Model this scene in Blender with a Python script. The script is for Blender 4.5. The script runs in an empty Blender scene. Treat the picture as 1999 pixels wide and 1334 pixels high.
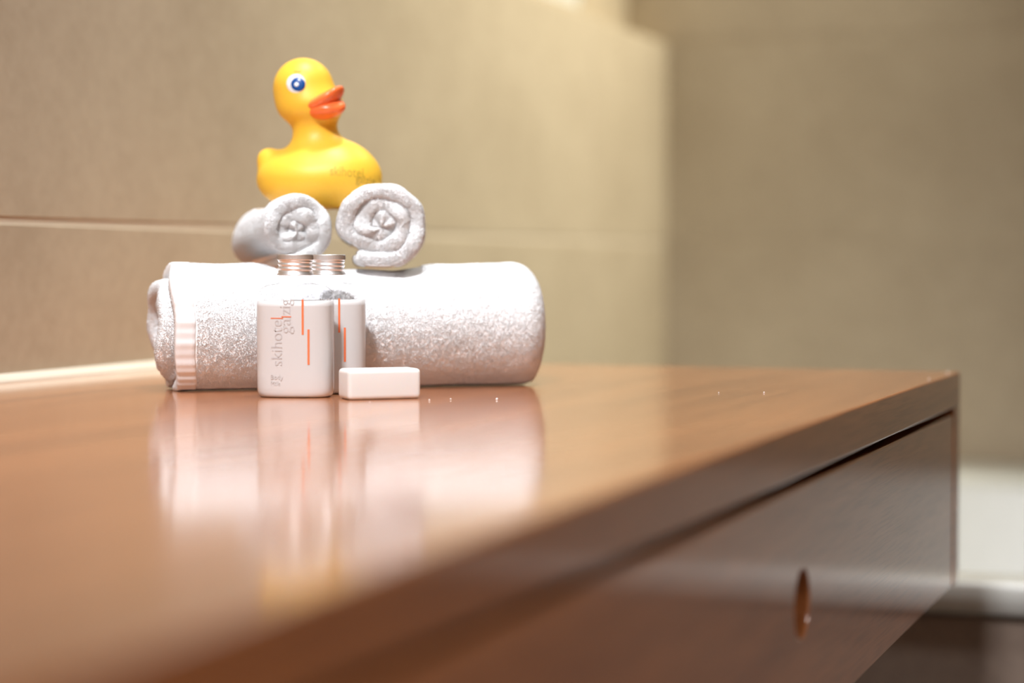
import bpy, bmesh, math
import numpy as np
from mathutils import Vector, Matrix
from mathutils.bvhtree import BVHTree

scene = bpy.context.scene
COL = scene.collection
PI = math.pi
H = 0.82                      # height of the vanity top above the floor

# ------------------------------------------------------------------ camera
cam_d = bpy.data.cameras.new('camera')
cam = bpy.data.objects.new('camera', cam_d)
COL.objects.link(cam)
cam_d.sensor_width = 36.0
cam_d.lens = 4000.0 / 1999.0 * 36.0
cam_d.clip_start = 0.02
cam_d.dof.use_dof = True
cam_d.dof.focus_distance = 1.105
cam_d.dof.aperture_fstop = 3.3
YAW = math.radians(20.423)
PITCH = math.radians(2.176)
cam.location = (0, 0, H + 0.071)
cam.rotation_euler = (PI / 2 - PITCH, 0, YAW - PI / 2)
scene.camera = cam

# ------------------------------------------------------------------ world, exposure
world = bpy.data.worlds.new('world')
scene.world = world
world.use_nodes = True
world.node_tree.nodes['Background'].inputs[0].default_value = (1.0, 0.95, 0.88, 1)
world.node_tree.nodes['Background'].inputs[1].default_value = 0.2
vs = scene.view_settings
vs.view_transform = 'Standard'
vs.look = 'None'
vs.exposure = 0.46
vs.gamma = 1.0
vs.use_curve_mapping = False

# ceiling lamps of the bathroom and one added fill lamp: (x, y, watts, cone in degrees, blend, colour)
LAMPS = [   # x, y, watts, cone, blend, colour, aim (dx, dy, dz), label
    (2.30, 0.06, 215, 62, 1.0, (1.0, 0.965, 0.79), (-0.30, 0.62, -1.12), 'adjustable ceiling spot over the bathtub, turned to the tiled wall'),
    (1.02, 0.36, 62, 60, 0.9, (0.97, 0.98, 1.0), (0, 0, -1), 'ceiling downlight above the towels on the vanity'),
    (-0.45, 0.20, 160, 44, 1.0, (0.97, 0.98, 1.0), (1.60, 0.16, -1.46), 'adjustable ceiling spot over the near end of the vanity'),
    (-0.20, -0.65, 50, 120, 0.8, (1.0, 0.95, 0.91), (-0.1, 0, -1), 'fill downlight added in the middle of the bathroom'),  # unseen lamp, added to lift the ambient light and frontal fill
]
CEIL = 2.40

# ------------------------------------------------------------------ helpers
def tag(o, label=None, cat=None, group=None, kind=None):
    if label: o['label'] = label
    if cat: o['category'] = cat
    if group: o['group'] = group
    if kind: o['kind'] = kind
    return o

def link(o, parent=None):
    COL.objects.link(o)
    if parent is not None: o.parent = parent
    return o

def empty(name, loc, rz=0.0):
    o = bpy.data.objects.new(name, None)
    o.empty_display_size = 0.02
    o.location = loc
    o.rotation_euler = (0, 0, rz)
    return link(o)

def finish(name, bm, mat, parent=None, smooth=False):
    me = bpy.data.meshes.new(name)
    bmesh.ops.recalc_face_normals(bm, faces=bm.faces[:])
    bm.to_mesh(me); bm.free()
    if smooth:
        me.polygons.foreach_set('use_smooth', [True] * len(me.polygons))
    me.materials.append(mat)
    return link(bpy.data.objects.new(name, me), parent)

def np_mesh(name, V, F, mat, parent=None, smooth=True):
    """V (n,3) array, F list of (m,k) int arrays"""
    me = bpy.data.meshes.new(name)
    V = np.asarray(V, np.float32)
    me.vertices.add(len(V)); me.vertices.foreach_set('co', V.ravel())
    loops = np.concatenate([np.asarray(f, np.int32).ravel() for f in F])
    tot = np.concatenate([np.full(len(f), f.shape[1], np.int32) for f in F])
    start = np.concatenate([[0], np.cumsum(tot)[:-1]]).astype(np.int32)
    me.loops.add(len(loops)); me.loops.foreach_set('vertex_index', loops)
    me.polygons.add(len(tot)); me.polygons.foreach_set('loop_start', start)
    me.polygons.foreach_set('loop_total', tot)
    me.update(calc_edges=True); me.validate()
    me.polygons.foreach_set('use_smooth', np.full(len(me.polygons), smooth, bool))
    me.materials.append(mat)
    return link(bpy.data.objects.new(name, me), parent)

def box_bm(x0, x1, y0, y1, z0, z1, bev=0.0, seg=2, bm=None):
    b = bmesh.new()
    bmesh.ops.create_cube(b, size=1.0)
    for v in b.verts:
        v.co = Vector(((x0 + x1) / 2 + v.co.x * (x1 - x0), (y0 + y1) / 2 + v.co.y * (y1 - y0), (z0 + z1) / 2 + v.co.z * (z1 - z0)))
    if bev > 0:
        bmesh.ops.bevel(b, geom=b.edges[:], offset=bev, segments=seg, profile=0.5, affect='EDGES')
    if bm is None: return b
    me = bpy.data.meshes.new('tmp'); b.to_mesh(me); b.free(); bm.from_mesh(me); bpy.data.meshes.remove(me)
    return bm

def box(name, x0, x1, y0, y1, z0, z1, mat, parent=None, bev=0.0, seg=2):
    return finish(name, box_bm(x0, x1, y0, y1, z0, z1, bev, seg), mat, parent)

_rng = np.random.default_rng(7)
_LAT = _rng.random((64, 64, 64)).astype(np.float32)
def vnoise(P):
    """tiling 3-d value noise, 0..1"""
    P = np.asarray(P, np.float64)
    i = np.floor(P).astype(int); f = P - i; f = f * f * (3 - 2 * f)
    o = 0
    for dx in (0, 1):
        for dy in (0, 1):
            for dz in (0, 1):
                w = (f[:, 0] if dx else 1 - f[:, 0]) * (f[:, 1] if dy else 1 - f[:, 1]) * (f[:, 2] if dz else 1 - f[:, 2])
                o = o + w * _LAT[(i[:, 0] + dx) % 64, (i[:, 1] + dy) % 64, (i[:, 2] + dz) % 64]
    return o

# ------------------------------------------------------------------ materials
def mat(name):
    m = bpy.data.materials.new(name); m.use_nodes = True
    nt = m.node_tree; b = nt.nodes['Principled BSDF']
    return m, nt, b

def simple(name, col, rough=0.5, metal=0.0, spec=0.5, **kw):
    m, nt, b = mat(name)
    n = nt.nodes.new('ShaderNodeTexNoise'); n.inputs['Scale'].default_value = kw.pop('nscale', 40)
    tc = nt.nodes.new('ShaderNodeTexCoord'); nt.links.new(tc.outputs['Object'], n.inputs['Vector'])
    r = nt.nodes.new('ShaderNodeMixRGB'); r.blend_type = 'MIX'
    v = kw.pop('var', 0.04)
    r.inputs[1].default_value = (*[c * (1 - v) for c in col], 1); r.inputs[2].default_value = (*[min(1, c * (1 + v)) for c in col], 1)
    nt.links.new(n.outputs[0], r.inputs[0]); nt.links.new(r.outputs[0], b.inputs['Base Color'])
    b.inputs['Roughness'].default_value = rough; b.inputs['Metallic'].default_value = metal
    b.inputs['Specular IOR Level'].default_value = spec
    for k, x in kw.items(): b.inputs[k].default_value = x
    return m

def emit(name, col, s):
    m = bpy.data.materials.new(name); m.use_nodes = True; nt = m.node_tree
    nt.nodes.clear(); e = nt.nodes.new('ShaderNodeEmission'); o = nt.nodes.new('ShaderNodeOutputMaterial')
    e.inputs[0].default_value = (*col, 1); e.inputs[1].default_value = s
    nt.links.new(e.outputs[0], o.inputs[0]); return m

def wood_material():
    m, nt, b = mat('veneer_wood')
    N, Lk = nt.nodes.new, nt.links.new
    tc = N('ShaderNodeTexCoord')
    mp = N('ShaderNodeMapping'); mp.inputs['Scale'].default_value = (2.0, 34, 34)
    Lk(tc.outputs['Object'], mp.inputs['Vector'])
    n1 = N('ShaderNodeTexNoise'); n1.inputs['Scale'].default_value = 1.0; n1.inputs['Detail'].default_value = 6; n1.inputs['Distortion'].default_value = 0.6
    Lk(mp.outputs[0], n1.inputs['Vector'])
    mp2 = N('ShaderNodeMapping'); mp2.inputs['Scale'].default_value = (22, 700, 700)
    Lk(tc.outputs['Object'], mp2.inputs['Vector'])
    n2 = N('ShaderNodeTexNoise'); n2.inputs['Scale'].default_value = 1.0; n2.inputs['Detail'].default_value = 3
    Lk(mp2.outputs[0], n2.inputs['Vector'])
    cr = N('ShaderNodeValToRGB'); e = cr.color_ramp.elements
    e[0].position = 0.30; e[0].color = (0.370, 0.122, 0.038, 1)
    e[1].position = 0.72; e[1].color = (0.620, 0.232, 0.078, 1)
    Lk(n1.outputs[0], cr.inputs[0])
    mx = N('ShaderNodeMixRGB'); mx.blend_type = 'MULTIPLY'; mx.inputs[0].default_value = 0.55
    cr2 = N('ShaderNodeValToRGB'); e = cr2.color_ramp.elements
    e[0].position = 0.36; e[0].color = (0.55, 0.48, 0.45, 1); e[1].position = 0.55; e[1].color = (1, 1, 1, 1)
    Lk(n2.outputs[0], cr2.inputs[0]); Lk(cr.outputs[0], mx.inputs[1]); Lk(cr2.outputs[0], mx.inputs[2])
    Lk(mx.outputs[0], b.inputs['Base Color'])
    b.inputs['Roughness'].default_value = 0.32
    b.inputs['Coat Weight'].default_value = 1.0
    b.inputs['Coat Roughness'].default_value = 0.11
    b.inputs['Coat IOR'].default_value = 1.5
    bp = N('ShaderNodeBump'); bp.inputs['Strength'].default_value = 0.05; bp.inputs['Distance'].default_value = 0.0005
    Lk(n2.outputs[0], bp.inputs['Height']); Lk(bp.outputs[0], b.inputs['Normal'])
    return m

def tile_material(name, c0, c1):
    m, nt, b = mat(name)
    N, Lk = nt.nodes.new, nt.links.new
    tc = N('ShaderNodeTexCoord')
    oi = N('ShaderNodeObjectInfo')
    ad = N('ShaderNodeVectorMath'); ad.operation = 'ADD'
    sc = N('ShaderNodeVectorMath'); sc.operation = 'SCALE'; sc.inputs['Scale'].default_value = 0.4
    Lk(oi.outputs['Random'], sc.inputs[0]); Lk(tc.outputs['Object'], ad.inputs[0]); Lk(sc.outputs[0], ad.inputs[1])
    n = N('ShaderNodeTexNoise'); n.inputs['Scale'].default_value = 7; n.inputs['Detail'].default_value = 8; n.inputs['Roughness'].default_value = 0.62
    Lk(ad.outputs[0], n.inputs['Vector'])
    n2 = N('ShaderNodeTexNoise'); n2.inputs['Scale'].default_value = 110; n2.inputs['Detail'].default_value = 3
    Lk(ad.outputs[0], n2.inputs['Vector'])
    mr = N('ShaderNodeMath'); mr.operation = 'MULTIPLY_ADD'; mr.inputs[1].default_value = 0.35
    mm = N('ShaderNodeMath'); mm.operation = 'MULTIPLY'; mm.inputs[1].default_value = 0.65
    Lk(n.outputs[0], mm.inputs[0]); Lk(n2.outputs[0], mr.inputs[0]); Lk(mm.outputs[0], mr.inputs[2])
    cr = N('ShaderNodeValToRGB'); e = cr.color_ramp.elements
    e[0].position = 0.36; e[0].color = (*c0, 1); e[1].position = 0.64; e[1].color = (*c1, 1)
    Lk(mr.outputs[0], cr.inputs[0]); Lk(cr.outputs[0], b.inputs['Base Color'])
    b.inputs['Roughness'].default_value = 0.55
    b.inputs['Specular IOR Level'].default_value = 0.3
    return m

M_WOOD = wood_material()
M_TILE = tile_material('beige_stone_tile', (0.365, 0.297, 0.213), (0.435, 0.362, 0.266))
M_GROUT = simple('pale_grout', (0.51, 0.43, 0.335), 0.9, var=0.06)
M_GROUT_B = simple('beige_grout', (0.43, 0.355, 0.26), 0.9, var=0.06)
M_PAINT = simple('beige_paint', (0.34, 0.275, 0.19), 0.8)
M_SIDE = simple('light_beige_paint', (0.66, 0.54, 0.42), 0.8)
M_CEIL = simple('white_ceiling_paint', (0.80, 0.77, 0.72), 0.9)
M_FLOOR = simple('brown_floor', (0.20, 0.14, 0.11), 0.5, var=0.15, nscale=6)
M_APRON = tile_material('brown_stone_tile', (0.17, 0.125, 0.10), (0.22, 0.165, 0.13))
M_SEAL = simple('white_sealant', (0.56, 0.50, 0.42), 0.5)
M_ENAMEL = simple('white_enamel', (0.47, 0.47, 0.445), 0.3)
M_TERRY = simple('white_terry', (0.93, 0.93, 0.94), 1.0, spec=0.1, var=0.02, nscale=300)
M_HEM = simple('white_woven_hem', (0.80, 0.80, 0.815), 0.8, spec=0.2, var=0.02, nscale=300)
M_GAP_SHADE = simple('gap_shade', (0.02, 0.015, 0.012), 0.9)  # near-black colour stands in for the shade inside the drawer gaps
M_SOAP = simple('white_soap', (0.78, 0.76, 0.745), 0.35, var=0.01)
M_SOAP.node_tree.nodes['Principled BSDF'].inputs['Subsurface Weight'].default_value = 0.3
M_SOAP.node_tree.nodes['Principled BSDF'].inputs['Subsurface Radius'].default_value = (0.006, 0.004, 0.003)
M_LOTION = simple('white_lotion', (0.69, 0.675, 0.665), 0.45, var=0.01)
M_ALU = simple('brushed_aluminium', (0.92, 0.92, 0.93), 0.42, 1.0, var=0.03, nscale=200)
M_DUCK = simple('yellow_vinyl', (0.90, 0.53, 0.045), 0.48, var=0.02, nscale=20)
_b = M_DUCK.node_tree.nodes['Principled BSDF']
_b.inputs['Subsurface Weight'].default_value = 0.25
_b.inputs['Subsurface Radius'].default_value = (0.008, 0.005, 0.001)
M_BILL = simple('orange_vinyl', (0.93, 0.175, 0.045), 0.28, var=0.02, nscale=20)
M_EYEW = simple('white_eye_paint', (0.85, 0.87, 0.88), 0.3, var=0.01)
M_EYEB = simple('blue_eye_paint', (0.003, 0.065, 0.28), 0.25, var=0.05)
M_BROW_SHADE = simple('amber_brow_shading', (0.80, 0.42, 0.03), 0.5, var=0.02)
M_DPRINT = simple('ochre_print', (0.50, 0.33, 0.03), 0.6, var=0.02)
M_PRINT = simple('grey_print', (0.54, 0.51, 0.51), 0.6, var=0.02)
M_STRIPE = simple('orange_print', (0.88, 0.20, 0.075), 0.5, var=0.02)
M_STEEL = simple('white_lamp_trim', (0.8, 0.8, 0.8), 0.4)
M_LENS = emit('lamp_lens', (1.0, 0.95, 0.85), 6.0)
M_DAY = emit('daylight_pane', (1.0, 0.98, 0.93), 1.4)

def thin_clear():
    m = bpy.data.materials.new('clear_plastic'); m.use_nodes = True; nt = m.node_tree; nt.nodes.clear()
    N, Lk = nt.nodes.new, nt.links.new
    o = N('ShaderNodeOutputMaterial'); mx = N('ShaderNodeMixShader'); t = N('ShaderNodeBsdfTransparent'); g = N('ShaderNodeBsdfGlossy')
    t.inputs[0].default_value = (0.975, 0.975, 0.985, 1); g.inputs['Roughness'].default_value = 0.06
    fr = N('ShaderNodeFresnel')
    ge = N('ShaderNodeNewGeometry'); im = N('ShaderNodeMapRange'); im.inputs['To Min'].default_value = 1.42; im.inputs['To Max'].default_value = 1 / 1.42
    Lk(ge.outputs['Backfacing'], im.inputs['Value']); Lk(im.outputs[0], fr.inputs[0])
    nz = N('ShaderNodeTexNoise'); nz.inputs['Scale'].default_value = 90
    bp = N('ShaderNodeBump'); bp.inputs['Strength'].default_value = 0.02; Lk(nz.outputs[0], bp.inputs['Height'])
    Lk(bp.outputs[0], g.inputs['Normal'])
    Lk(fr.outputs[0], mx.inputs[0]); Lk(t.outputs[0], mx.inputs[1]); Lk(g.outputs[0], mx.inputs[2]); Lk(mx.outputs[0], o.inputs[0])
    return m
M_CLEAR = thin_clear()
def pile_material():
    m = bpy.data.materials.new('white_cotton_pile'); m.use_nodes = True; nt = m.node_tree; nt.nodes.clear()
    N, Lk = nt.nodes.new, nt.links.new
    o = N('ShaderNodeOutputMaterial'); mx = N('ShaderNodeMixShader'); a = N('ShaderNodeBsdfDiffuse'); b = N('ShaderNodeBsdfTranslucent')
    nz = N('ShaderNodeTexNoise'); nz.inputs['Scale'].default_value = 300
    cr = N('ShaderNodeValToRGB'); cr.color_ramp.elements[0].color = (0.90, 0.90, 0.91, 1); cr.color_ramp.elements[1].color = (0.97, 0.97, 0.98, 1)
    Lk(nz.outputs[0], cr.inputs[0])
    for x in (a, b): Lk(cr.outputs[0], x.inputs[0])
    mx.inputs[0].default_value = 0.12
    Lk(a.outputs[0], mx.inputs[1]); Lk(b.outputs[0], mx.inputs[2]); Lk(mx.outputs[0], o.inputs[0])
    return m
M_PILE = pile_material()

# ------------------------------------------------------------------ the room
YW = 0.712          # tiled face of the left wall
YU = 0.765          # upper part of the left wall, set back behind the ledge
XF = 2.465          # tiled face of the far wall
XR = -1.2           # wall behind
YR = -1.35          # wall on the right
ZL = 1.1645         # top of the tiled half wall
TT = 0.008          # tile thickness
GAP = 0.0038        # joint width
ROW = 0.2475

box('floor', XR, XF + 0.1, YR, YW + 0.2, -0.05, 0.0, M_FLOOR)['kind'] = 'structure'
box('ceiling', XR, XF + 0.1, YR, YW + 0.2, CEIL, CEIL + 0.05, M_CEIL)['kind'] = 'structure'
box('wall_right', XR, XF + 0.1, YR - 0.05, YR, 0, CEIL, M_SIDE)['kind'] = 'structure'
box('wall_rear', XR - 0.05, XR, YR, YW + 0.2, 0, CEIL, M_CEIL)['kind'] = 'structure'

wl = box('wall_left', XR, XF + TT, YW + 0.0007, YW + 0.012, 0, ZL - 0.004, M_GROUT); wl['kind'] = 'structure'
wf = box('wall_far', XF + 0.0007, XF + 0.06, YR, YW + 0.2, 0, CEIL, M_GROUT_B); wf['kind'] = 'structure'

_tiles = {}
def tile_mesh(w, hgt, axis):
    k = (round(w, 4), round(hgt, 4), axis)
    if k not in _tiles:
        if axis == 'y': b = box_bm(0, w, 0, TT, 0, hgt, 0.0008, 1)
        else: b = box_bm(0, TT, 0, w, 0, hgt, 0.0008, 1)
        me = bpy.data.meshes.new('tile'); b.to_mesh(me); b.free(); me.materials.append(M_TILE); _tiles[k] = me
    return _tiles[k]

def lay(parent, axis, a0, a1, joint, rows, w=1.20, face=0.0):
    """tiles between a0 and a1 along the wall; one vertical joint lies at 'joint'"""
    k = math.floor((a0 - joint) / w)
    while joint + k * w < a1 - 0.005:
        s = max(a0, joint + k * w + GAP / 2); e = min(a1, joint + (k + 1) * w - GAP / 2)
        if e - s > 0.01:
            for z0, z1 in rows:
                o = bpy.data.objects.new('tile', tile_mesh(e - s, z1 - z0, axis))
                o.location = (s, face, z0) if axis == 'y' else (face, s, z0)
                link(o, parent)
        k += 1
JZ = 0.917
lrows = []
z = JZ
lrows.append((JZ + GAP / 2, ZL))
for i in range(4):
    lo = max(0.0, JZ - (i + 1) * ROW + GAP / 2); lrows.append((lo, JZ - i * ROW - GAP / 2))
lay(wl, 'y', XR, XF - 0.001, 0.96, lrows, face=YW)
frows = list(lrows)
frows[0] = (JZ + GAP / 2, ZL - GAP / 2)
k = 0
while ZL + k * ROW < CEIL - 0.02:
    frows.append((ZL + k * ROW + GAP / 2, min(CEIL, ZL + (k + 1) * ROW - GAP / 2))); k += 1
lay(wf, 'x', YR, YU - 0.001, 0.20, frows, face=XF)

# ledge slab on top of the half wall, and the plastered wall set back behind it, with a window opening
box('trim_1', XR, XF - 0.001, YW + 0.0085, YU, ZL - 0.0165, ZL - 0.0035, M_TILE)['kind'] = 'structure'
WX0, WX1, WZ0, WZ1 = 1.55, 2.285, 1.19, 1.95
bm = bmesh.new()
for (a, b_, c, d) in ((XR, WX0, 0.9, CEIL), (WX1, XF + 0.06, 0.9, CEIL), (WX0, WX1, 0.9, WZ0), (WX0, WX1, WZ1, CEIL)):
    box_bm(a, b_, YU, YU + 0.10, c, d, bm=bm)
up = finish('wall_left_upper', bm, M_PAINT); up['kind'] = 'structure'
w1 = bpy.data.objects.new('window_1', None); w1.location = ((WX0 + WX1) / 2, YU, WZ0); link(w1); w1['kind'] = 'structure'
w1['label'] = 'bright window above the tiled ledge at the top edge of the picture'
def win(n, *a, m=M_ENAMEL):
    o = box(n, *a, m); o.parent = w1; o.matrix_parent_inverse = Matrix.Translation(-Vector(w1.location)); return o
fy0, fy1 = YU + 0.002, YU + 0.05
win('window_frame', WX0, WX0 + 0.045, fy0, fy1, WZ0, WZ1)
win('window_frame', WX1 - 0.045, WX1, fy0, fy1, WZ0, WZ1)
win('window_frame', WX0 + 0.045, WX1 - 0.045, fy0, fy1, WZ0, WZ0 + 0.045)
win('window_frame', WX0 + 0.045, WX1 - 0.045, fy0, fy1, WZ1 - 0.045, WZ1)
win('pane', WX0 + 0.045, WX1 - 0.045, fy0 + 0.02, fy0 + 0.026, WZ0 + 0.045, WZ1 - 0.045, m=M_DAY)

# ceiling downlights and the added fill lamp
for (lx, ly, pw, cone, bl, colr, aim, lab) in LAMPS:
    t = empty('downlight', (lx, ly, CEIL)); tag(t, 'recessed round ' + lab, 'lamp', 'bathroom ceiling lamps')
    bm = bmesh.new()
    prof = [(0.030, -0.001), (0.046, -0.004), (0.048, -0.002), (0.048, 0.004), (0.030, 0.004)]
    n = 40; rings = []
    for i in range(n):
        a = 2 * PI * i / n
        rings.append([bm.verts.new((r * math.cos(a), r * math.sin(a), zz)) for r, zz in prof])
    for i in range(n):
        for j in range(len(prof)):
            bm.faces.new((rings[i][j], rings[(i + 1) % n][j], rings[(i + 1) % n][(j + 1) % len(prof)], rings[i][(j + 1) % len(prof)]))
    finish('trim_ring', bm, M_STEEL, t, True)
    bm = bmesh.new(); bmesh.ops.create_circle(bm, cap_ends=True, segments=40, radius=0.030); 
    for v in bm.verts: v.co.z = -0.0005
    finish('lens', bm, M_LENS, t)
    ld = bpy.data.lights.new('downlight_bulb', 'SPOT'); ld.energy = pw; ld.color = colr
    ld.spot_size = math.radians(cone); ld.spot_blend = bl; ld.shadow_soft_size = 0.12
    lo = bpy.data.objects.new('downlight_bulb', ld); lo.location = (0, 0, -0.07); lo.rotation_euler = Vector(aim).to_track_quat('-Z', 'Y').to_euler(); link(lo, t)

# ------------------------------------------------------------------ bathtub
tub = empty('bathtub', (2.0, -0.3, 0)); tag(tub, 'white bathtub with a flat rim behind the far end of the vanity', 'bathtub')
RZ = 0.655
X0, X1, Y0, Y1 = 1.54, XF - 0.002, YR + 0.01, YW - 0.004
def loop(x0, x1, y0, y1, r, z, n=10):
    pts = []
    for (cx, cy, a0) in ((x1 - r, y1 - r, 0), (x0 + r, y1 - r, PI / 2), (x0 + r, y0 + r, PI), (x1 - r, y0 + r, 1.5 * PI)):
        for i in range(n + 1):
            a = a0 + PI / 2 * i / n
            pts.append((cx + r * math.cos(a), cy + r * math.sin(a), z))
    return pts
bm = bmesh.new()
secs = [loop(X0 + 0.006, X1, Y0, Y1, 0.012, RZ - 0.026), loop(X0, X1, Y0, Y1, 0.012, RZ - 0.023), loop(X0, X1, Y0, Y1, 0.012, RZ - 0.005),
        loop(X0 + 0.0015, X1, Y0, Y1, 0.012, RZ - 0.0012), loop(X0 + 0.005, X1, Y0, Y1, 0.012, RZ),
        loop(X0 + 0.045, X1 - 0.145, Y0 + 0.1, Y1 - 0.06, 0.10, RZ),
        loop(X0 + 0.052, X1 - 0.153, Y0 + 0.11, Y1 - 0.068, 0.10, RZ - 0.003),
        loop(X0 + 0.058, X1 - 0.160, Y0 + 0.12, Y1 - 0.075, 0.10, RZ - 0.014),
        loop(X0 + 0.10, X1 - 0.20, Y0 + 0.22, Y1 - 0.16, 0.12, RZ - 0.36),
        loop(X0 + 0.15, X1 - 0.25, Y0 + 0.30, Y1 - 0.22, 0.10, RZ - 0.41),
        loop(X0 + 0.25, X1 - 0.35, Y0 + 0.5, Y1 - 0.4, 0.05, RZ - 0.42)]
vr = [[bm.verts.new(Vector(p) - Vector((2.0, -0.3, 0))) for p in s] for s in secs]
for a, b_ in zip(vr, vr[1:]):
    for i in range(len(a)):
        bm.faces.new((a[i], a[(i + 1) % len(a)], b_[(i + 1) % len(a)], b_[i]))
bm.faces.new(vr[-1])
finish('tub_shell', bm, M_ENAMEL, tub, True)
ap = box('apron_panel', X0 + 0.016, X0 + 0.03, Y0, Y1, 0, RZ - 0.027, M_GROUT, tub)
ap.location = (-2.0, 0.3, 0)
for ya, yb in ((Y0, -0.90), (-0.897, -0.30), (-0.297, 0.30), (0.303, Y1)):
    for za, zb in ((0.0, 0.31), (0.313, RZ - 0.028)):
        t = box('tile', X0 + 0.010, X0 + 0.018, ya, yb, za, zb, M_APRON, ap, 0.0008, 1)

# ------------------------------------------------------------------ vanity cabinet
VX0, VX1 = -0.45, 1.3655
VY0, VY1 = 0.1935, YW - 0.001
VB = 0.6815           # underside
van = empty('vanity_cabinet', (0.5, 0.45, VB)); tag(van, 'wall-hung wooden vanity with glossy top and a long drawer with a round finger hole', 'cabinet')
def vpart(name, bm, m=M_WOOD, smooth=False, parent=None):
    for v in bm.verts: v.co -= Vector((0.5, 0.45, VB))
    return finish(name, bm, m, parent or van, smooth)
TOPT = 0.0225
vpart('top_panel', box_bm(VX0, VX1, VY0, VY1, H - TOPT, H, 0.0012, 3))
SP = 0.024
vpart('side_panel', box_bm(VX1 - SP, VX1, VY0, VY1, VB, H - TOPT, 0.0008, 2))
vpart('side_panel', box_bm(VX0, VX0 + SP, VY0, VY1, VB, H - TOPT, 0.0008, 2))
vpart('carcass', box_bm(VX0 + SP, VX1 - SP, VY0 + 0.045, VY1, VB + 0.004, H - TOPT), M_GAP_SHADE)
# drawer front with a round finger hole
DX0, DX1, DZ0, DZ1 = VX0 + SP + 0.003, VX1 - SP - 0.0028, VB, H - TOPT - 0.0042
HX, HZ, HR = 0.889, 0.7405, 0.0155
DY0, DY1 = VY0 + 0.0006, VY0 + 0.019
bm = bmesh.new()
angs = sorted(set([2 * PI * i / 48 for i in range(48)] + [math.atan2(zc - HZ, xc - HX) % (2 * PI) for xc in (DX0, DX1) for zc in (DZ0, DZ1)]))
def on_rect(a):
    c, s = math.cos(a), math.sin(a); ts = []
    if c > 1e-9: ts.append((DX1 - HX) / c)
    if c < -1e-9: ts.append((DX0 - HX) / c)
    if s > 1e-9: ts.append((DZ1 - HZ) / s)
    if s < -1e-9: ts.append((DZ0 - HZ) / s)
    t = min(ts); return HX + c * t, HZ + s * t
prof = []
for a in angs:
    c, s = math.cos(a), math.sin(a); x, zz = on_rect(a)
    def shr(e): return (min(max(x, DX0 + e), DX1 - e), min(max(zz, DZ0 + e), DZ1 - e))
    i = shr(0.0008)
    prof.append([bm.verts.new(p) for p in (
        (x, DY1, zz), (x, DY0 + 0.0008, zz), (i[0], DY0, i[1]),
        (HX + c * (HR + 0.0008), DY0, HZ + s * (HR + 0.0008)), (HX + c * (HR + 0.0002), DY0 + 0.0002, HZ + s * (HR + 0.0002)),
        (HX + c * HR, DY0 + 0.0008, HZ + s * HR), (HX + c * HR, DY1, HZ + s * HR))])
for i in range(len(angs)):
    a, b_ = prof[i], prof[(i + 1) % len(angs)]
    for j in range(7):
        bm.faces.new((a[j], b_[j], b_[(j + 1) % 7], a[(j + 1) % 7]))
dr = vpart('drawer_front', bm)
# white sealant bead between the vanity top and the tiled wall
bm = bmesh.new()
pr = [(0, 0), (-0.0052, 0), (-0.0050, 0.0010), (-0.0036, 0.0028), (-0.0020, 0.0040), (-0.0008, 0.0050), (0, 0.0052)]
A = [bm.verts.new((VX0, YW + p[0], H + p[1])) for p in pr]; B = [bm.verts.new((VX1, YW + p[0], H + p[1])) for p in pr]
for i in range(len(pr)):
    j = (i + 1) % len(pr); bm.faces.new((A[i], A[j], B[j], B[i]))
bm.faces.new(A); bm.faces.new(B[::-1])
t2 = finish('trim_2', bm, M_SEAL); t2['kind'] = 'structure'; t2['label'] = 'white sealant bead along the wall behind the vanity top'

def sstep(x, a, b):
    t = np.clip((x - a) / (b - a), 0, 1); return t * t * (3 - 2 * t)

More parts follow.
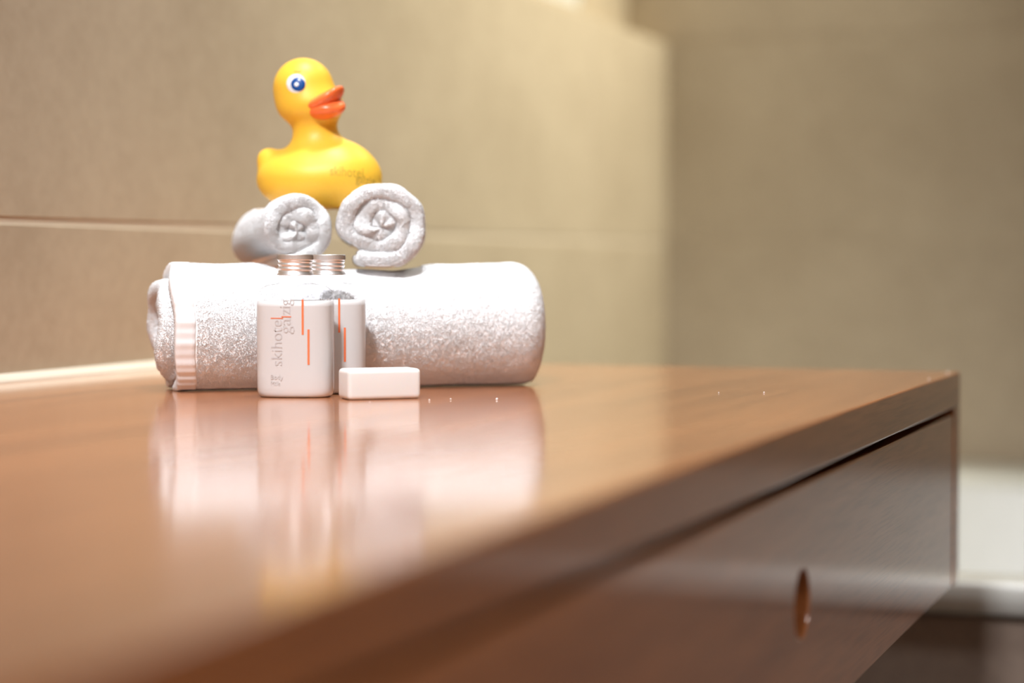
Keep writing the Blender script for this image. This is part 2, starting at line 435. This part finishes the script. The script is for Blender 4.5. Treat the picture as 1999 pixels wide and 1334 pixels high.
# ------------------------------------------------------------------ terry towels
def sweep_roll(R, T, pitch, turns, L, na, nth, end_ang, shift=None, shape=None, rnd=0.0, seed=0, terry=0.0007, blunt=1.0):
    """a towel rolled up: flat rounded strip swept along a spiral. Local frame: axis = x, cross-section in y, z.
    returns V (nth, nv, 3), loop info"""
    th1 = end_ang; th0 = end_ang - 2 * PI * turns
    th = np.linspace(th0, th1, nth)
    hl, ht = L / 2, T / 2
    a_pts = np.linspace(-hl + ht, hl - ht, na)
    ne = 7
    ang = np.linspace(PI / 2, -PI / 2, ne + 2)[1:-1]
    loopA = np.concatenate([a_pts, hl - ht + ht * blunt * np.cos(ang) ** 0.7, a_pts[::-1], -hl + ht - ht * blunt * np.cos(ang) ** 0.7])
    loopT = np.concatenate([np.full(na, ht), ht * np.sin(ang), np.full(na, -ht), -ht * np.sin(ang)])
    nv = len(loopA)
    ly_ = (th1 - th) / (2 * PI); fl_ = np.floor(ly_); fr_ = ly_ - fl_
    rc = R - ht - pitch * (0.35 * ly_ + 0.65 * (fl_ + sstep(fr_, 0.86, 1.0)))
    # taper the free ends of the strip
    tp = np.clip((th1 - th) * R / (ht * 1.2), 0, 1); tp = np.sqrt(1 - (1 - tp) ** 2)
    TH = np.repeat(th[:, None], nv, 1); RC = np.repeat(rc[:, None], nv, 1)
    A = np.repeat(loopA[None], nth, 0); TT_ = loopT[None] * (0.25 + 0.75 * tp[:, None])
    if shift is not None: A = A + shift(TH, A)
    rad = RC + TT_
    if rnd > 0:
        q = np.clip((A - (hl - rnd)) / rnd, 0, 0.985)
        rad = rad - (RC / R) * rnd * (1 - np.sqrt(1 - q * q))
    y = rad * np.cos(TH); z = rad * np.sin(TH)
    P = np.stack([A, y, z], -1).reshape(-1, 3)
    # terry relief along the local normal direction
    nrm = np.stack([np.repeat(np.concatenate([np.zeros(na), np.cos(ang), np.zeros(na), -np.cos(ang)])[None], nth, 0),
                    np.cos(TH) * np.sign(loopT + 1e-12)[None], np.sin(TH) * np.sign(loopT + 1e-12)[None]], -1).reshape(-1, 3)
    q = P * 1.0 + seed * 3.7
    d = (vnoise(q * 620) - 0.5) * 1.3 + (vnoise(q * 260 + 9) - 0.5) * 0.8
    d2 = (vnoise(q * 60 + 5) - 0.5) * 1.6
    P = P + nrm * (d * terry + d2 * terry)[:, None]
    if shape is not None: P = shape(P)
    idx = np.arange(nth * nv).reshape(nth, nv)
    q = np.stack([idx[:-1], np.roll(idx, -1, 1)[:-1], np.roll(idx, -1, 1)[1:], idx[1:]], -1).reshape(-1, 4)
    q = q[:, ::-1]
    # end caps
    caps = [idx[0][None, :], idx[-1][None, ::-1]]
    return P, q, caps, idx

def tufts(P, quads, count, length, rad, seed, keep=None):
    rng = np.random.default_rng(seed)
    a, b, c, d = (P[quads[:, i]] for i in range(4))
    n = np.cross(c - a, d - b); area = np.linalg.norm(n, axis=1); n = n / np.maximum(area[:, None], 1e-12)
    cen = (a + b + c + d) / 4
    if keep is not None: area = area * keep(cen, n)
    cdf = np.cumsum(area); pick = np.searchsorted(cdf, rng.random(count) * cdf[-1]); pick = np.clip(pick, 0, len(area) - 1)
    u, v = rng.random((2, count, 1))
    p = (a[pick] * (1 - u) + b[pick] * u) * (1 - v) + (d[pick] * (1 - u) + c[pick] * u) * v
    nn = n[pick]
    dr_ = nn + rng.normal(0, 0.25, (count, 3)); dr_ /= np.linalg.norm(dr_, axis=1)[:, None]
    s = np.cross(dr_, rng.normal(0, 1, (count, 3))); s /= np.linalg.norm(s, axis=1)[:, None]; t = np.cross(dr_, s)
    ln = length * (0.6 + 0.8 * rng.random((count, 1))); rr = rad * (0.7 + 0.6 * rng.random((count, 1)))
    V = np.zeros((count, 4, 3))
    for k in range(3):
        w = s * math.cos(2.094 * k) + t * math.sin(2.094 * k)
        V[:, k] = p - nn * 0.0002 + w * rr
    V[:, 3] = p + dr_ * ln
    base = (np.arange(count) * 4)[:, None]
    Tr = np.concatenate([base + np.array([[k, (k + 1) % 3, 3]]) for k in range(3)])
    return V.reshape(-1, 3), [Tr]

# --- big rolled towel, local x = axis pointing right in the picture
TR = 0.0384
TL = 0.214
tow = empty('rolled_bath_towel', (1.0795, 0.4995, H), math.radians(-53.0))
tag(tow, 'large rolled white terry towel lying on the vanity under the two small rolls', 'towel')
ZC = TR - 0.0040
def tow_shape(P):
    P = P.copy()
    x, y, z = P.T
    y = y * 1.02
    # squashed flat where it lies, a little squarer than a circle
    zz = z + ZC
    zz = 0.5 * (zz + 0.0004 + np.sqrt((zz - 0.0004) ** 2 + 0.0016 ** 2)) - 0.0006
    zz = np.maximum(zz, 0.0003)
    # dents under the two small rolls and gentle waviness
    g = sstep(x, -0.062, -0.038) * (1 - sstep(x, 0.022, 0.050))
    zz = zz - 0.0036 * g * sstep(z, 0.018, TR)
    wav = (vnoise(np.stack([x * 38, y * 12 + 3, z * 12 + 8], 1)) - 0.5)
    zz = zz + 0.0022 * wav * sstep(zz, 0.02, 0.06)
    y = y + 0.003 * (vnoise(np.stack([x * 30 + 7, y * 15, z * 25], 1)) - 0.5)
    return np.stack([x, y, zz], 1)
END = math.radians(-108)   # free edge hidden underneath
def tow_shift(TH, A):
    lay_ = (END - TH) / (2 * PI)           # 0 at the outside
    left = sstep(-A, -0.05, TL / 2)
    s = -0.0078 * sstep(lay_, 0.92, 1.06) + 0.004 * sstep(lay_, 1.7, 2.0)
    wob = 0.0016 * np.sin(TH * 2.3 + 0.6) + 0.0010 * np.sin(TH * 5.1)
    return (s + wob * 0.8) * left - 0.006 * sstep(lay_, 0.9, 1.1) * (1 - left)
P, q, caps, idx = sweep_roll(TR, 0.0088, 0.0092, 3.4, TL, 150, 760, END, tow_shift, tow_shape, rnd=0.014, seed=1, terry=0.0003)
np_mesh('towel_roll', P, [q, caps[0], caps[1]], M_TERRY, tow)
def keep_tow(c, n):
    r = np.hypot(c[:, 1], c[:, 2] - ZC)
    outer = (r > TR - 0.0035) & (c[:, 0] > -TL / 2 + 0.0112)
    sides = (c[:, 0] < -TL / 2 + 0.001) & (r > 0.012)
    right = (c[:, 0] > TL / 2 - 0.02)
    return ((outer | sides | right) & (c[:, 2] > 0.0025)).astype(float)
V, F = tufts(P, q, 260000, 0.00085, 0.00042, 11, keep_tow)
o = np_mesh('terry_pile', V, F, M_PILE, tow); o['kind'] = 'stuff'
# woven hem band along the left edge of the outer turn
th = np.linspace(END - 2 * PI * 0.985, END - 0.02, 700)
w0, w1_ = -TL / 2 - 0.0004, -TL / 2 + 0.0105
us = np.linspace(0, 1, 9)
rows = []
lyh = (END - th) / (2 * PI)
rr = TR - 0.0092 * (0.35 * lyh + 0.65 * sstep(lyh, 0.86, 1.0))
rib = 0.00015 * np.sin(th * 46 + 1.6 * np.sin(th * 3.1)) + 0.00022 * np.sin(th * 19 + 1)
prof = [(w0 + 0.0006, -0.006), (w0, -0.0045), (w0, 0.0002), (w0 + 0.0008, 0.0011)] + [(w0 + 0.0008 + (w1_ - w0 - 0.0014) * u, 0.0012) for u in (0.2, 0.4, 0.6, 0.8, 1.0)] + [(w1_, 0.0004), (w1_, -0.003)]
HV = []
for (a, dt) in prof:
    aa = a + 0.0016 * np.sin(th * 2.3 + 0.6) * 0.8 + 0.0008 * np.sin(th * 5.1)
    rad = rr + dt + (rib if dt > 0 else 0)
    HV.append(np.stack([aa, rad * np.cos(th), rad * np.sin(th)], 1))
HV = np.stack(HV, 1); nh = HV.shape[1]
HP = tow_shape(HV.reshape(-1, 3))
ii = np.arange(len(HP)).reshape(-1, nh)
hq = np.stack([ii[:-1], np.roll(ii, -1, 1)[:-1], np.roll(ii, -1, 1)[1:], ii[1:]], -1).reshape(-1, 4)[:, ::-1]
np_mesh('woven_hem', HP, [hq, ii[0][None], ii[-1][None, ::-1]], M_HEM, tow)

# ------------------------------------------------------------------ rubber duck dimensions needed by the small rolls
DUCK_LOC = Vector((1.0985, 0.5325, H + 0.1068))
DUCK_ROT = math.radians(-69.577)

def small_roll(name, label, front, back, R, T, pitch, turns, end_ang, sy, sz, seed, flat):
    """front, back: centres of the two ends (world)"""
    f = Vector(front); b = Vector(back); d = b - f; L = d.length
    t = empty(name, (f.x, f.y, f.z - R * sz)); tag(t, label, 'towel', 'small rolled washcloths')
    t.rotation_euler = (0, 0, math.atan2(d.y, d.x))
    tilt = math.asin((b.z - f.z) / L)
    dinv = (Matrix.Translation(DUCK_LOC) @ Matrix.Rotation(DUCK_ROT, 4, 'Z')).inverted()
    M = np.array(dinv @ t.matrix_basis)
    def shape(P):
        x, y, z = P.T
        y = y * sy; z = z * sz
        # soft lumps
        w = vnoise(np.stack([x * 25 + seed, y * 45, z * 45], 1)) - 0.5
        y = y * (1 + 0.10 * w); z = z * (1 + 0.08 * w)
        rr_ = np.hypot(y, z) / R; wb = 0.0046 * (1 - 0.55 * rr_)
        y2 = y + wb * (vnoise(np.stack([x * 12 + seed, y * 110 + 3, z * 110], 1)) - 0.5)
        z = z + wb * (vnoise(np.stack([x * 12 + 31, y * 110, z * 110 + seed], 1)) - 0.5); y = y2
        xx = x + L / 2
        # ends bulge: the middle of the spiral is drawn in a little
        z = z + (xx - L / 2) * math.tan(tilt) + (L / 2) * math.tan(tilt)
        zz = z + R * sz
        lo = flat
        base = (b.z - f.z) * np.clip(xx / L, 0, 1)
        h_ = zz - base
        h_ = np.where(h_ < lo, lo - lo * 0.75 * (1 - np.exp(-(lo - h_) / (lo * 0.75))), h_)
        zz = h_ + base
        Q = np.stack([xx, y, zz], 1)
        # pressed down where the duck stands on it
        W = Q @ M[:3, :3].T + M[:3, 3]
        inside = (np.abs(W[:, 0]) < 0.040) & (np.abs(W[:, 1]) < 0.033)
        e = np.maximum(np.abs(W[:, 0]) / 0.036, np.abs(W[:, 1]) / 0.029)
        lim = -0.0047 + 0.010 * sstep(e, 0.86, 1.25)
        over = (e < 1.25) & (W[:, 2] > lim)
        Q[over, 2] -= (W[over, 2] - lim[over])
        return Q
    def shift(TH, A):
        lay_ = (end_ang - TH) / (2 * PI)
        return 0.0012 * np.sin(TH * 1.7 + seed) + 0.0008 * np.sin(TH * 4.3 + seed * 2) + np.where(A < 0, 0.0022 * sstep(lay_, 0.8, turns), 0)
    P, q, caps, idx = sweep_roll(R, T, pitch, turns, L, 60, 420, end_ang, shift, shape, 0.0, seed, 0.0003, 0.55)
    np_mesh('towel_roll', P, [q, caps[0], caps[1]], M_TERRY, t)
    Rm = R * min(sy, sz)
    def keep(c, n):
        W = c @ M[:3, :3].T + M[:3, 3]
        e = np.maximum(np.abs(W[:, 0]) / 0.036, np.abs(W[:, 1]) / 0.029)
        under = (e < 1.1) & (W[:, 2] > -0.0065)
        r = np.hypot(c[:, 1], c[:, 2] - R * sz - (b.z - f.z) * c[:, 0] / L)
        return (((c[:, 0] < 0.006) | (r > Rm - 0.005)) & ~under & (c[:, 2] > 0.002)).astype(float)
    V, F = tufts(P, q, 90000, 0.0010, 0.00042, 20 + seed, keep)
    o = np_mesh('terry_pile', V, F, M_PILE, t); o['kind'] = 'stuff'
    return t
small_roll('rolled_washcloth', 'slimmer small white terry roll on the big towel, turned to the left',
           (1.0490, 0.5200, H + 0.0908), (1.1300, 0.5850, H + 0.0835), 0.0203, 0.0068, 0.0067, 2.9, math.radians(-72), 1.0, 1.0, 3, 0.003)
small_roll('rolled_washcloth', 'thicker small white terry roll on the big towel, right one of the pair',
           (1.0658, 0.4763, H + 0.0930), (1.1545, 0.5160, H + 0.0920), 0.0257, 0.0084, 0.0083, 2.92, math.radians(-52), 1.04, 0.965, 8, 0.003)

# ------------------------------------------------------------------ rubber duck (signed distance shapes blended, then meshed)
def surface_net(fn, lo, hi, step):
    lo = np.array(lo, float); hi = np.array(hi, float)
    n = np.ceil((hi - lo) / step).astype(int) + 1
    g = np.stack(np.meshgrid(*[lo[i] + step * np.arange(n[i]) for i in range(3)], indexing='ij'), -1)
    d = fn(g.reshape(-1, 3)).reshape(n)
    acc = np.zeros((*(n - 1), 3)); cnt = np.zeros(n - 1)
    quads = []
    cross = []
    for ax in range(3):
        s0 = [slice(None)] * 3; s1 = [slice(None)] * 3
        s0[ax] = slice(0, -1); s1[ax] = slice(1, None)
        d0, d1 = d[tuple(s0)], d[tuple(s1)]
        m = (d0 < 0) != (d1 < 0)
        ijk = np.argwhere(m)
        t = d0[m] / (d0[m] - d1[m])
        pos = ijk.astype(float); pos[:, ax] += t
        b, c = [a for a in range(3) if a != ax]
        cross.append((ax, ijk, d0[m] < 0))
        for ob in (0, -1):
            for oc in (0, -1):
                cell = ijk.copy(); cell[:, b] += ob; cell[:, c] += oc
                ok = np.all((cell >= 0) & (cell < n - 1), axis=1)
                cc = cell[ok]
                np.add.at(acc, tuple(cc.T), pos[ok]); np.add.at(cnt, tuple(cc.T), 1)
    used = cnt > 0
    vid = -np.ones(n - 1, int); vid[used] = np.arange(used.sum())
    V = lo + step * acc[used] / cnt[used][:, None]
    for ax, ijk, sgn in cross:
        b, c = (ax + 1) % 3, (ax + 2) % 3
        qs = []
        for ob, oc in ((-1, -1), (0, -1), (0, 0), (-1, 0)):
            cell = ijk.copy(); cell[:, b] += ob; cell[:, c] += oc
            qs.append(vid[tuple(np.clip(cell, 0, n - 2).T)])
        qd = np.stack(qs, 1)
        qd = np.where(sgn[:, None], qd, qd[:, ::-1])
        quads.append(qd)
    return V, np.concatenate(quads)

def ell(P, c, r, ax=None):
    q = P - np.array(c)
    if ax is not None: q = q @ np.array(ax).T
    r = np.array(r); k0 = np.linalg.norm(q / r, axis=1); k1 = np.linalg.norm(q / (r * r), axis=1)
    return k0 * (k0 - 1) / np.maximum(k1, 1e-9)
def cap_(P, a, b, ra, rb):
    a = np.array(a); b = np.array(b); ab = b - a
    t = np.clip((P - a) @ ab / (ab @ ab), 0, 1)
    return np.linalg.norm(P - a - t[:, None] * ab, axis=1) - (ra + (rb - ra) * t)
def smin(a, b, k):
    h_ = np.clip(0.5 + 0.5 * (b - a) / k, 0, 1); return b + (a - b) * h_ - k * h_ * (1 - h_)

S = 0.000304       # one design unit in metres
def D(x, y, d=0.0): return ((x - 618) * S, d * S, (392 - y) * S)   # side-view design coordinates, d = depth away
def duck_sdf(P):
    body = ell(P, D(622, 346), (120 * S, 96 * S, 66 * S))
    breast = ell(P, D(664, 338, -4), (76 * S, 80 * S, 62 * S))
    body = smin(body, breast, 20 * S)
    body = smin(body, ell(P, D(632, 308), (72 * S, 62 * S, 40 * S)), 26 * S)
    tail = cap_(P, D(575, 340), D(526, 308), 36 * S, 23 * S)
    body = smin(body, tail, 18 * S)
    neck = cap_(P, D(620, 300, -2), D(612, 205, -4), 46 * S, 41 * S)
    head = ell(P, D(594, 171, -4), (59 * S, 58 * S, 60 * S))
    cheek = ell(P, D(608, 203, -6), (64 * S, 62 * S, 44 * S))
    hd = smin(head, cheek, 16 * S)
    hd = smin(hd, neck, 14 * S)
    d = smin(body, hd, 22 * S)
    base = -(P[:, 2] + 0.0035)
    # flat underside with a soft edge
    k = 6 * S
    h_ = np.clip(0.5 - 0.5 * (d - base) / k, 0, 1)
    return d + (base - d) * h_ + k * h_ * (1 - h_)
duck = empty('rubber_duck', DUCK_LOC, DUCK_ROT)
tag(duck, 'yellow rubber duck with orange bill and blue eye on top of the small rolls', 'rubber duck')
V, F = surface_net(duck_sdf, (-0.042, -0.034, -0.006), (0.042, 0.034, 0.090), 0.0009)
body = np_mesh('body', V, [F], M_DUCK, duck)
bvh = BVHTree.FromPolygons([tuple(v) for v in V], [tuple(f) for f in F.tolist()])

# bill: two flattened, upturned lobes pointing right and a little towards the viewer
bd = Vector((0.80, -0.57, 0.16)).normalized()
bs = Vector((-0.57, -0.80, 0)).normalized()
bs = (bs - bd * bs.dot(bd)).normalized()
bu = bs.cross(bd).normalized()
if bu.z < 0: bu = -bu
AX = np.array([list(bd), list(bs), list(bu)])
def bill_sdf(cpt, r, bend, roll):
    c = np.array(cpt)
    def fn(P):
        q = (P - c) @ AX.T
        cr_, sr_ = math.cos(roll), math.sin(roll)
        q = np.stack([q[:, 0], q[:, 1] * cr_ + q[:, 2] * sr_, -q[:, 1] * sr_ + q[:, 2] * cr_], 1)
        u = q[:, 0] / r[0]
        q[:, 2] -= bend * (u + 0.3) ** 2 * r[0] * np.sign(u + 0.3) - 0.10 * (q[:, 1] / r[1]) ** 2 * r[1] * -1
        return ell(q, (0, 0, 0), r)
    return fn
V, F = surface_net(bill_sdf(D(637, 200, -37), (47 * S, 42 * S, 17 * S), 0.24, -0.30), (-0.020, -0.032, 0.040), (0.032, 0.016, 0.080), 0.0006)
np_mesh('upper_bill', V, [F], M_BILL, duck)
V, F = surface_net(bill_sdf(D(637, 212, -37), (44 * S, 37 * S, 20 * S), -0.08, -0.26), (-0.020, -0.032, 0.030), (0.032, 0.016, 0.070), 0.0006)
np_mesh('lower_bill', V, [F], M_BILL, duck)

def project(pt, d=Vector((0, 1, 0))):
    o = Vector(pt) - d * 0.2
    h_, n, i, dist = bvh.ray_cast(o, d)
    return h_, n
def patch(name, cx, cy, rx, ry, lift, dome, mt, parent, tilt=0.0):
    """painted oval conforming to the duck's side (design coordinates)"""
    bm = bmesh.new(); nr, na = 6, 32
    c = project(D(cx, cy)); 
    ctr = bm.verts.new(c[0] + c[1] * (lift + dome)); prev = None
    for j in range(1, nr + 1):
        f = j / nr; ring = []
        for i in range(na):
            a = 2 * PI * i / na
            ex, ey = rx * f * math.cos(a), ry * f * math.sin(a)
            p, n = project(D(cx + ex * math.cos(tilt) - ey * math.sin(tilt), cy + ex * math.sin(tilt) + ey * math.cos(tilt)))
            ring.append(bm.verts.new(p + n * (lift + dome * math.sqrt(max(0, 1 - f * f)) - (0.0006 if j == nr else 0))))
        for i in range(na):
            if prev is None: bm.faces.new((ctr, ring[i], ring[(i + 1) % na]))
            else: bm.faces.new((prev[i], ring[i], ring[(i + 1) % na], prev[(i + 1) % na]))
        prev = ring
    return finish(name, bm, mt, parent, True)
eye = patch('eye', 585, 165, 20, 19.5, 0.0002, 0.0009, M_EYEW, duck)
patch('iris', 589, 167, 14.3, 14.3, 0.0010, 0.0005, M_EYEB, eye)
patch('pupil_dot', 587.5, 168, 4.6, 4.6, 0.0016, 0.0003, M_EYEW, eye)  # white dot of the toy's painted eye
patch('brow_shading', 588, 141, 9, 2.2, 0.0001, 0.0003, M_BROW_SHADE, duck)  # small amber mark painted in for slight shading at the brow

def text_mesh(s, size, offset=0.0, space=1.0):
    cu = bpy.data.curves.new('txt', 'FONT'); cu.body = s; cu.size = size; cu.offset = offset; cu.space_character = space
    cu.resolution_u = 4
    ob = bpy.data.objects.new('txt', cu); COL.objects.link(ob)
    dg = bpy.context.evaluated_depsgraph_get(); me = bpy.data.meshes.new_from_object(ob.evaluated_get(dg))
    bpy.data.objects.remove(ob); bpy.data.curves.remove(cu)
    bm = bmesh.new(); bm.from_mesh(me); bpy.data.meshes.remove(me)
    bmesh.ops.triangulate(bm, faces=bm.faces[:])
    return bm
def widths(bm):
    xs = [v.co.x for v in bm.verts]; return min(xs), max(xs)

bm = bmesh.new()
for s, x0, x1, yb, slope in (('skihotel', 653, 714, 342, 0.06), ('galzig', 700, 735, 355, 0.10)):
    tb = text_mesh(s, 1.0); a, b_ = widths(tb); sc = (x1 - x0) / (b_ - a)
    bmesh.ops.subdivide_edges(tb, edges=tb.edges[:], cuts=1)
    for v in tb.verts:
        x = x0 + (v.co.x - a) * sc; yv = yb - v.co.y * sc * 1.35 + (x - x0) * slope
        p, n = project(D(x, yv)); v.co = p + n * 0.00015 if p else Vector(D(x, yv))
    me = bpy.data.meshes.new('t'); tb.to_mesh(me); tb.free(); bm.from_mesh(me); bpy.data.meshes.remove(me)
finish('printed_lettering', bm, M_DPRINT, duck)

# ------------------------------------------------------------------ lotion bottles
BA, BB, BN = 0.0206, 0.0122, 2.7       # half width, half depth, squareness of the oval body
def ring(a, b, n, z, seg=72):
    out = []
    for i in range(seg):
        t = 2 * PI * i / seg; c, s = math.cos(t), math.sin(t)
        out.append((a * math.copysign(abs(c) ** (2 / n), c), b * math.copysign(abs(s) ** (2 / n), s), z))
    return out
def loft(name, rings, mt, parent, capb=True, capt=True):
    bm = bmesh.new(); vr = [[bm.verts.new(p) for p in r] for r in rings]
    for a, b in zip(vr, vr[1:]):
        for i in range(len(a)): bm.faces.new((a[i], a[(i + 1) % len(a)], b[(i + 1) % len(a)], b[i]))
    if capb: bm.faces.new(vr[0][::-1])
    if capt: bm.faces.new(vr[-1])
    return finish(name, bm, mt, parent, True)
def front_y(x): return -BB * max(0.0, 1 - abs(x / BA) ** BN) ** (1 / BN)
NK = 0.0084
def body_rings(inset, ztop):
    R = []
    a, b = BA - inset, BB - inset
    for f, z in ((0.80, 0.0), (0.90, 0.0002), (0.955, 0.0012), (0.985, 0.0028), (1.0, 0.0055)):
        R.append((a * (f if f > 0.9 else f), b * (f * 1.0), BN, z))
    for z in (0.012, 0.02, 0.03, 0.04, 0.048, 0.0525): R.append((a, b, BN, z))
    for i in range(1, 9):
        t = i / 8 * PI / 2
        R.append((a - (a - 0.0105) * (1 - math.cos(t)) ** 1.15, b - (b - 0.0098) * (1 - math.cos(t)), BN + (2 - BN) * i / 8, 0.0525 + 0.0078 * math.sin(t)))
    R.append((0.0090, 0.0090, 2, 0.0608)); R.append((NK, NK, 2, 0.0618)); R.append((NK, NK, 2, 0.0635)); R.append((NK, NK, 2, 0.0680))
    return [ring(x, y, n, max(z, 0) + inset) for x, y, n, z in R if z + inset <= ztop]
def make_bottle(loc, rz, label):
    t = empty('lotion_bottle', loc, rz); tag(t, label, 'bottle', 'body lotion bottles with aluminium caps')
    loft('bottle_shell', body_rings(0, 1.0), M_CLEAR, t, True, False)
    rr = body_rings(0.00022, 0.0505)
    last = rr[-1]
    rr.append([(x * 0.995, y * 0.99, 0.0513) for x, y, _ in last]); rr.append([(x * 0.94, y * 0.90, 0.0510) for x, y, _ in last])
    loft('lotion', rr, M_LOTION, t)
    # screw cap: knurled top ring, helical thread grooves, rolled lower rim
    zs = np.concatenate([[0.0648, 0.0648, 0.0652, 0.0657, 0.0660], np.linspace(0.0664, 0.0728, 30), [0.0730, 0.0733, 0.0736, 0.0752, 0.0757, 0.0760, 0.0760, 0.0758, 0.0758]])
    seg = 288; rings = []
    for i, z in enumerate(zs):
        row = []
        for k in range(seg):
            a = 2 * PI * k / seg
            if i == 0: r = 0.0086
            elif i in (1, 2): r = 0.00985
            elif i in (3, 4): r = 0.0094
            elif z < 0.0729:
                ph = (z / 0.0021 + a / (2 * PI)) * 2 * PI
                env = min(1, (z - 0.0662) / 0.0006) * min(1, (0.0727 - z) / 0.0010); env = max(0, env)
                r = 0.00915 + 0.00030 * env * (math.sin(ph) - 0.4)
            elif i < 38:
                r = 0.00945
                if z > 0.0731: r = 0.00950 + (0.00016 if k % 3 == 0 else -0.00006)
            else:
                r = 0.00950 + (0.00012 if k % 3 == 0 else -0.00006)
                if i >= len(zs) - 5: r = [0.00955, 0.0094, 0.0090, 0.0086, 0.004][i - (len(zs) - 5)]
            row.append((r * math.cos(a), r * math.sin(a), z))
        rings.append(row)
    loft('screw_cap', rings, M_ALU, t, False, True)
    # printing
    K = 0.000273                     # metres per design unit
    def conform(bm, lift):
        for v in bm.verts: v.co = Vector((v.co.x, front_y(v.co.x) - lift, v.co.z))
    def bar(x, z0, z1, w):
        b = bmesh.new(); n = 8
        for i in range(n):
            p = [(x - w / 2, z0 + (z1 - z0) * i / n), (x + w / 2, z0 + (z1 - z0) * i / n), (x + w / 2, z0 + (z1 - z0) * (i + 1) / n), (x - w / 2, z0 + (z1 - z0) * (i + 1) / n)]
            lo_ = [b.verts.new((u, front_y(u) - 0.00005, z)) for u, z in p]; b.faces.new(lo_)
        bmesh.ops.remove_doubles(b, verts=b.verts[:], dist=1e-6)
        return finish('orange_stripe', b, M_STRIPE, t)
    def Z(y): return 0.071 - (y - 515) * K
    def X(x): return (x - 577) * K
    bar(X(600.5), Z(652), Z(584), 0.0011); bar(X(611.5), Z(710), Z(642), 0.0011)
    out = bmesh.new(); red = bmesh.new()
    def put(s, x_base, y0, y1, xh, dst=None):
        """text reading upwards: baseline at x_base, from y0 (bottom) to y1 (top), cap height xh to the left"""
        tb = text_mesh(s, 1.0, -0.010, 1.0); a, b_ = widths(tb); sc = (y0 - y1) * K / (b_ - a)
        for v in tb.verts:
            along = (v.co.x - a) * sc; upv = v.co.y * xh * K / 0.73
            v.co = Vector((X(x_base) - upv, 0, Z(y0) + along))
        conform(tb, 0.00005)
        me = bpy.data.meshes.new('t'); tb.to_mesh(me); tb.free(); out.from_mesh(me); bpy.data.meshes.remove(me)
    put('skihote', 560, 712, 624, 24)
    put('ga', 577, 650, 620, 24); put('zig', 577, 613, 584, 24)
    for x0, x1, y in ((537, 562, 620.5), (559, 578, 617.5)):
        b = bmesh.new(); vv = []
        for u, zz in ((x0, y + 0.9), (x1, y + 0.9), (x1, y - 0.9), (x0, y - 0.9)):
            vv.append(b.verts.new((X(u), front_y(X(u)) - 0.00007, Z(zz))))
        b.faces.new(vv); me = bpy.data.meshes.new('t'); b.to_mesh(me); b.free(); red.from_mesh(me); bpy.data.meshes.remove(me)
    for s, x0, x1, yb in (('Body', 537, 562, 739), ('Milk', 537, 556, 751)):
        tb = text_mesh(s, 1.0); a, b_ = widths(tb); sc = (x1 - x0) * K / (b_ - a)
        for v in tb.verts: v.co = Vector((X(x0) + (v.co.x - a) * sc, 0, Z(yb) + v.co.y * sc))
        conform(tb, 0.00005)
        me = bpy.data.meshes.new('t'); tb.to_mesh(me); tb.free(); out.from_mesh(me); bpy.data.meshes.remove(me)
    finish('printed_lettering', out, M_PRINT, t); finish('orange_letter_stroke', red, M_STRIPE, t)
    return t
make_bottle((0.9832, 0.4893, H), math.radians(-69.577 - 6), 'front one of two clear bottles of white lotion with a silver screw cap')
make_bottle((1.0170, 0.4862, H), math.radians(-69.577 + 3), 'lotion bottle standing behind the other one and half hidden by it')

# ------------------------------------------------------------------ soap
sb = box_bm(0, 0.0400, 0, 0.0195, 0, 0.0160)
bmesh.ops.bevel(sb, geom=sb.edges[:], offset=0.0026, segments=5, profile=0.55, affect='EDGES')
soap = finish('soap_bar', sb, M_SOAP, None, True)
soap.location = (0.9657, 0.4503, H); soap.rotation_euler = (0, 0, math.radians(-69.577 + 21))
tag(soap, 'small white bar of soap beside the lotion bottles', 'soap')

# ------------------------------------------------------------------ crumbs on the vanity top
cb = bmesh.new(); bmesh.ops.create_icosphere(cb, subdivisions=1, radius=0.00055)
for k, v in enumerate(cb.verts):
    v.co *= 0.75 + 0.5 * ((k * 7) % 5) / 5; v.co.z = max(v.co.z, -0.0004)
cme = bpy.data.meshes.new('soap_crumb'); cb.to_mesh(cme); cb.free(); cme.materials.append(M_SOAP)
CRUMBS = [
    (0.9521, 0.4319, 'tiny white crumb on the wood just in front of the soap bar'),
    (0.9771, 0.4095, 'tiny white crumb beside the right end of the soap bar'),
    (0.9883, 0.4021, 'second white crumb to the right of the soap bar'),
    (0.9967, 0.3795, 'white crumb in front of the right end of the big towel, farthest from the soap'),
    (1.0900, 0.2850, 'white speck on the open wood, left of the pair between towel and front edge'),
    (1.1000, 0.2620, 'white speck on the open wood, right of the pair between towel and front edge'),
    (1.2665, 0.1985, 'white speck on the front edge of the vanity top, a little before its far corner'),
    (1.3433, 0.1985, 'white speck on the far front corner of the vanity top'),
]
for k, (x, y, lab) in enumerate(CRUMBS):
    c = bpy.data.objects.new('soap_crumb', cme); c.location = (x, y, H + 0.0004); c.rotation_euler = (0, 0, k * 1.3); c.scale = [0.7 + 0.15 * (k % 4)] * 3
    link(c); tag(c, lab, 'crumb', 'white crumbs on the vanity top')
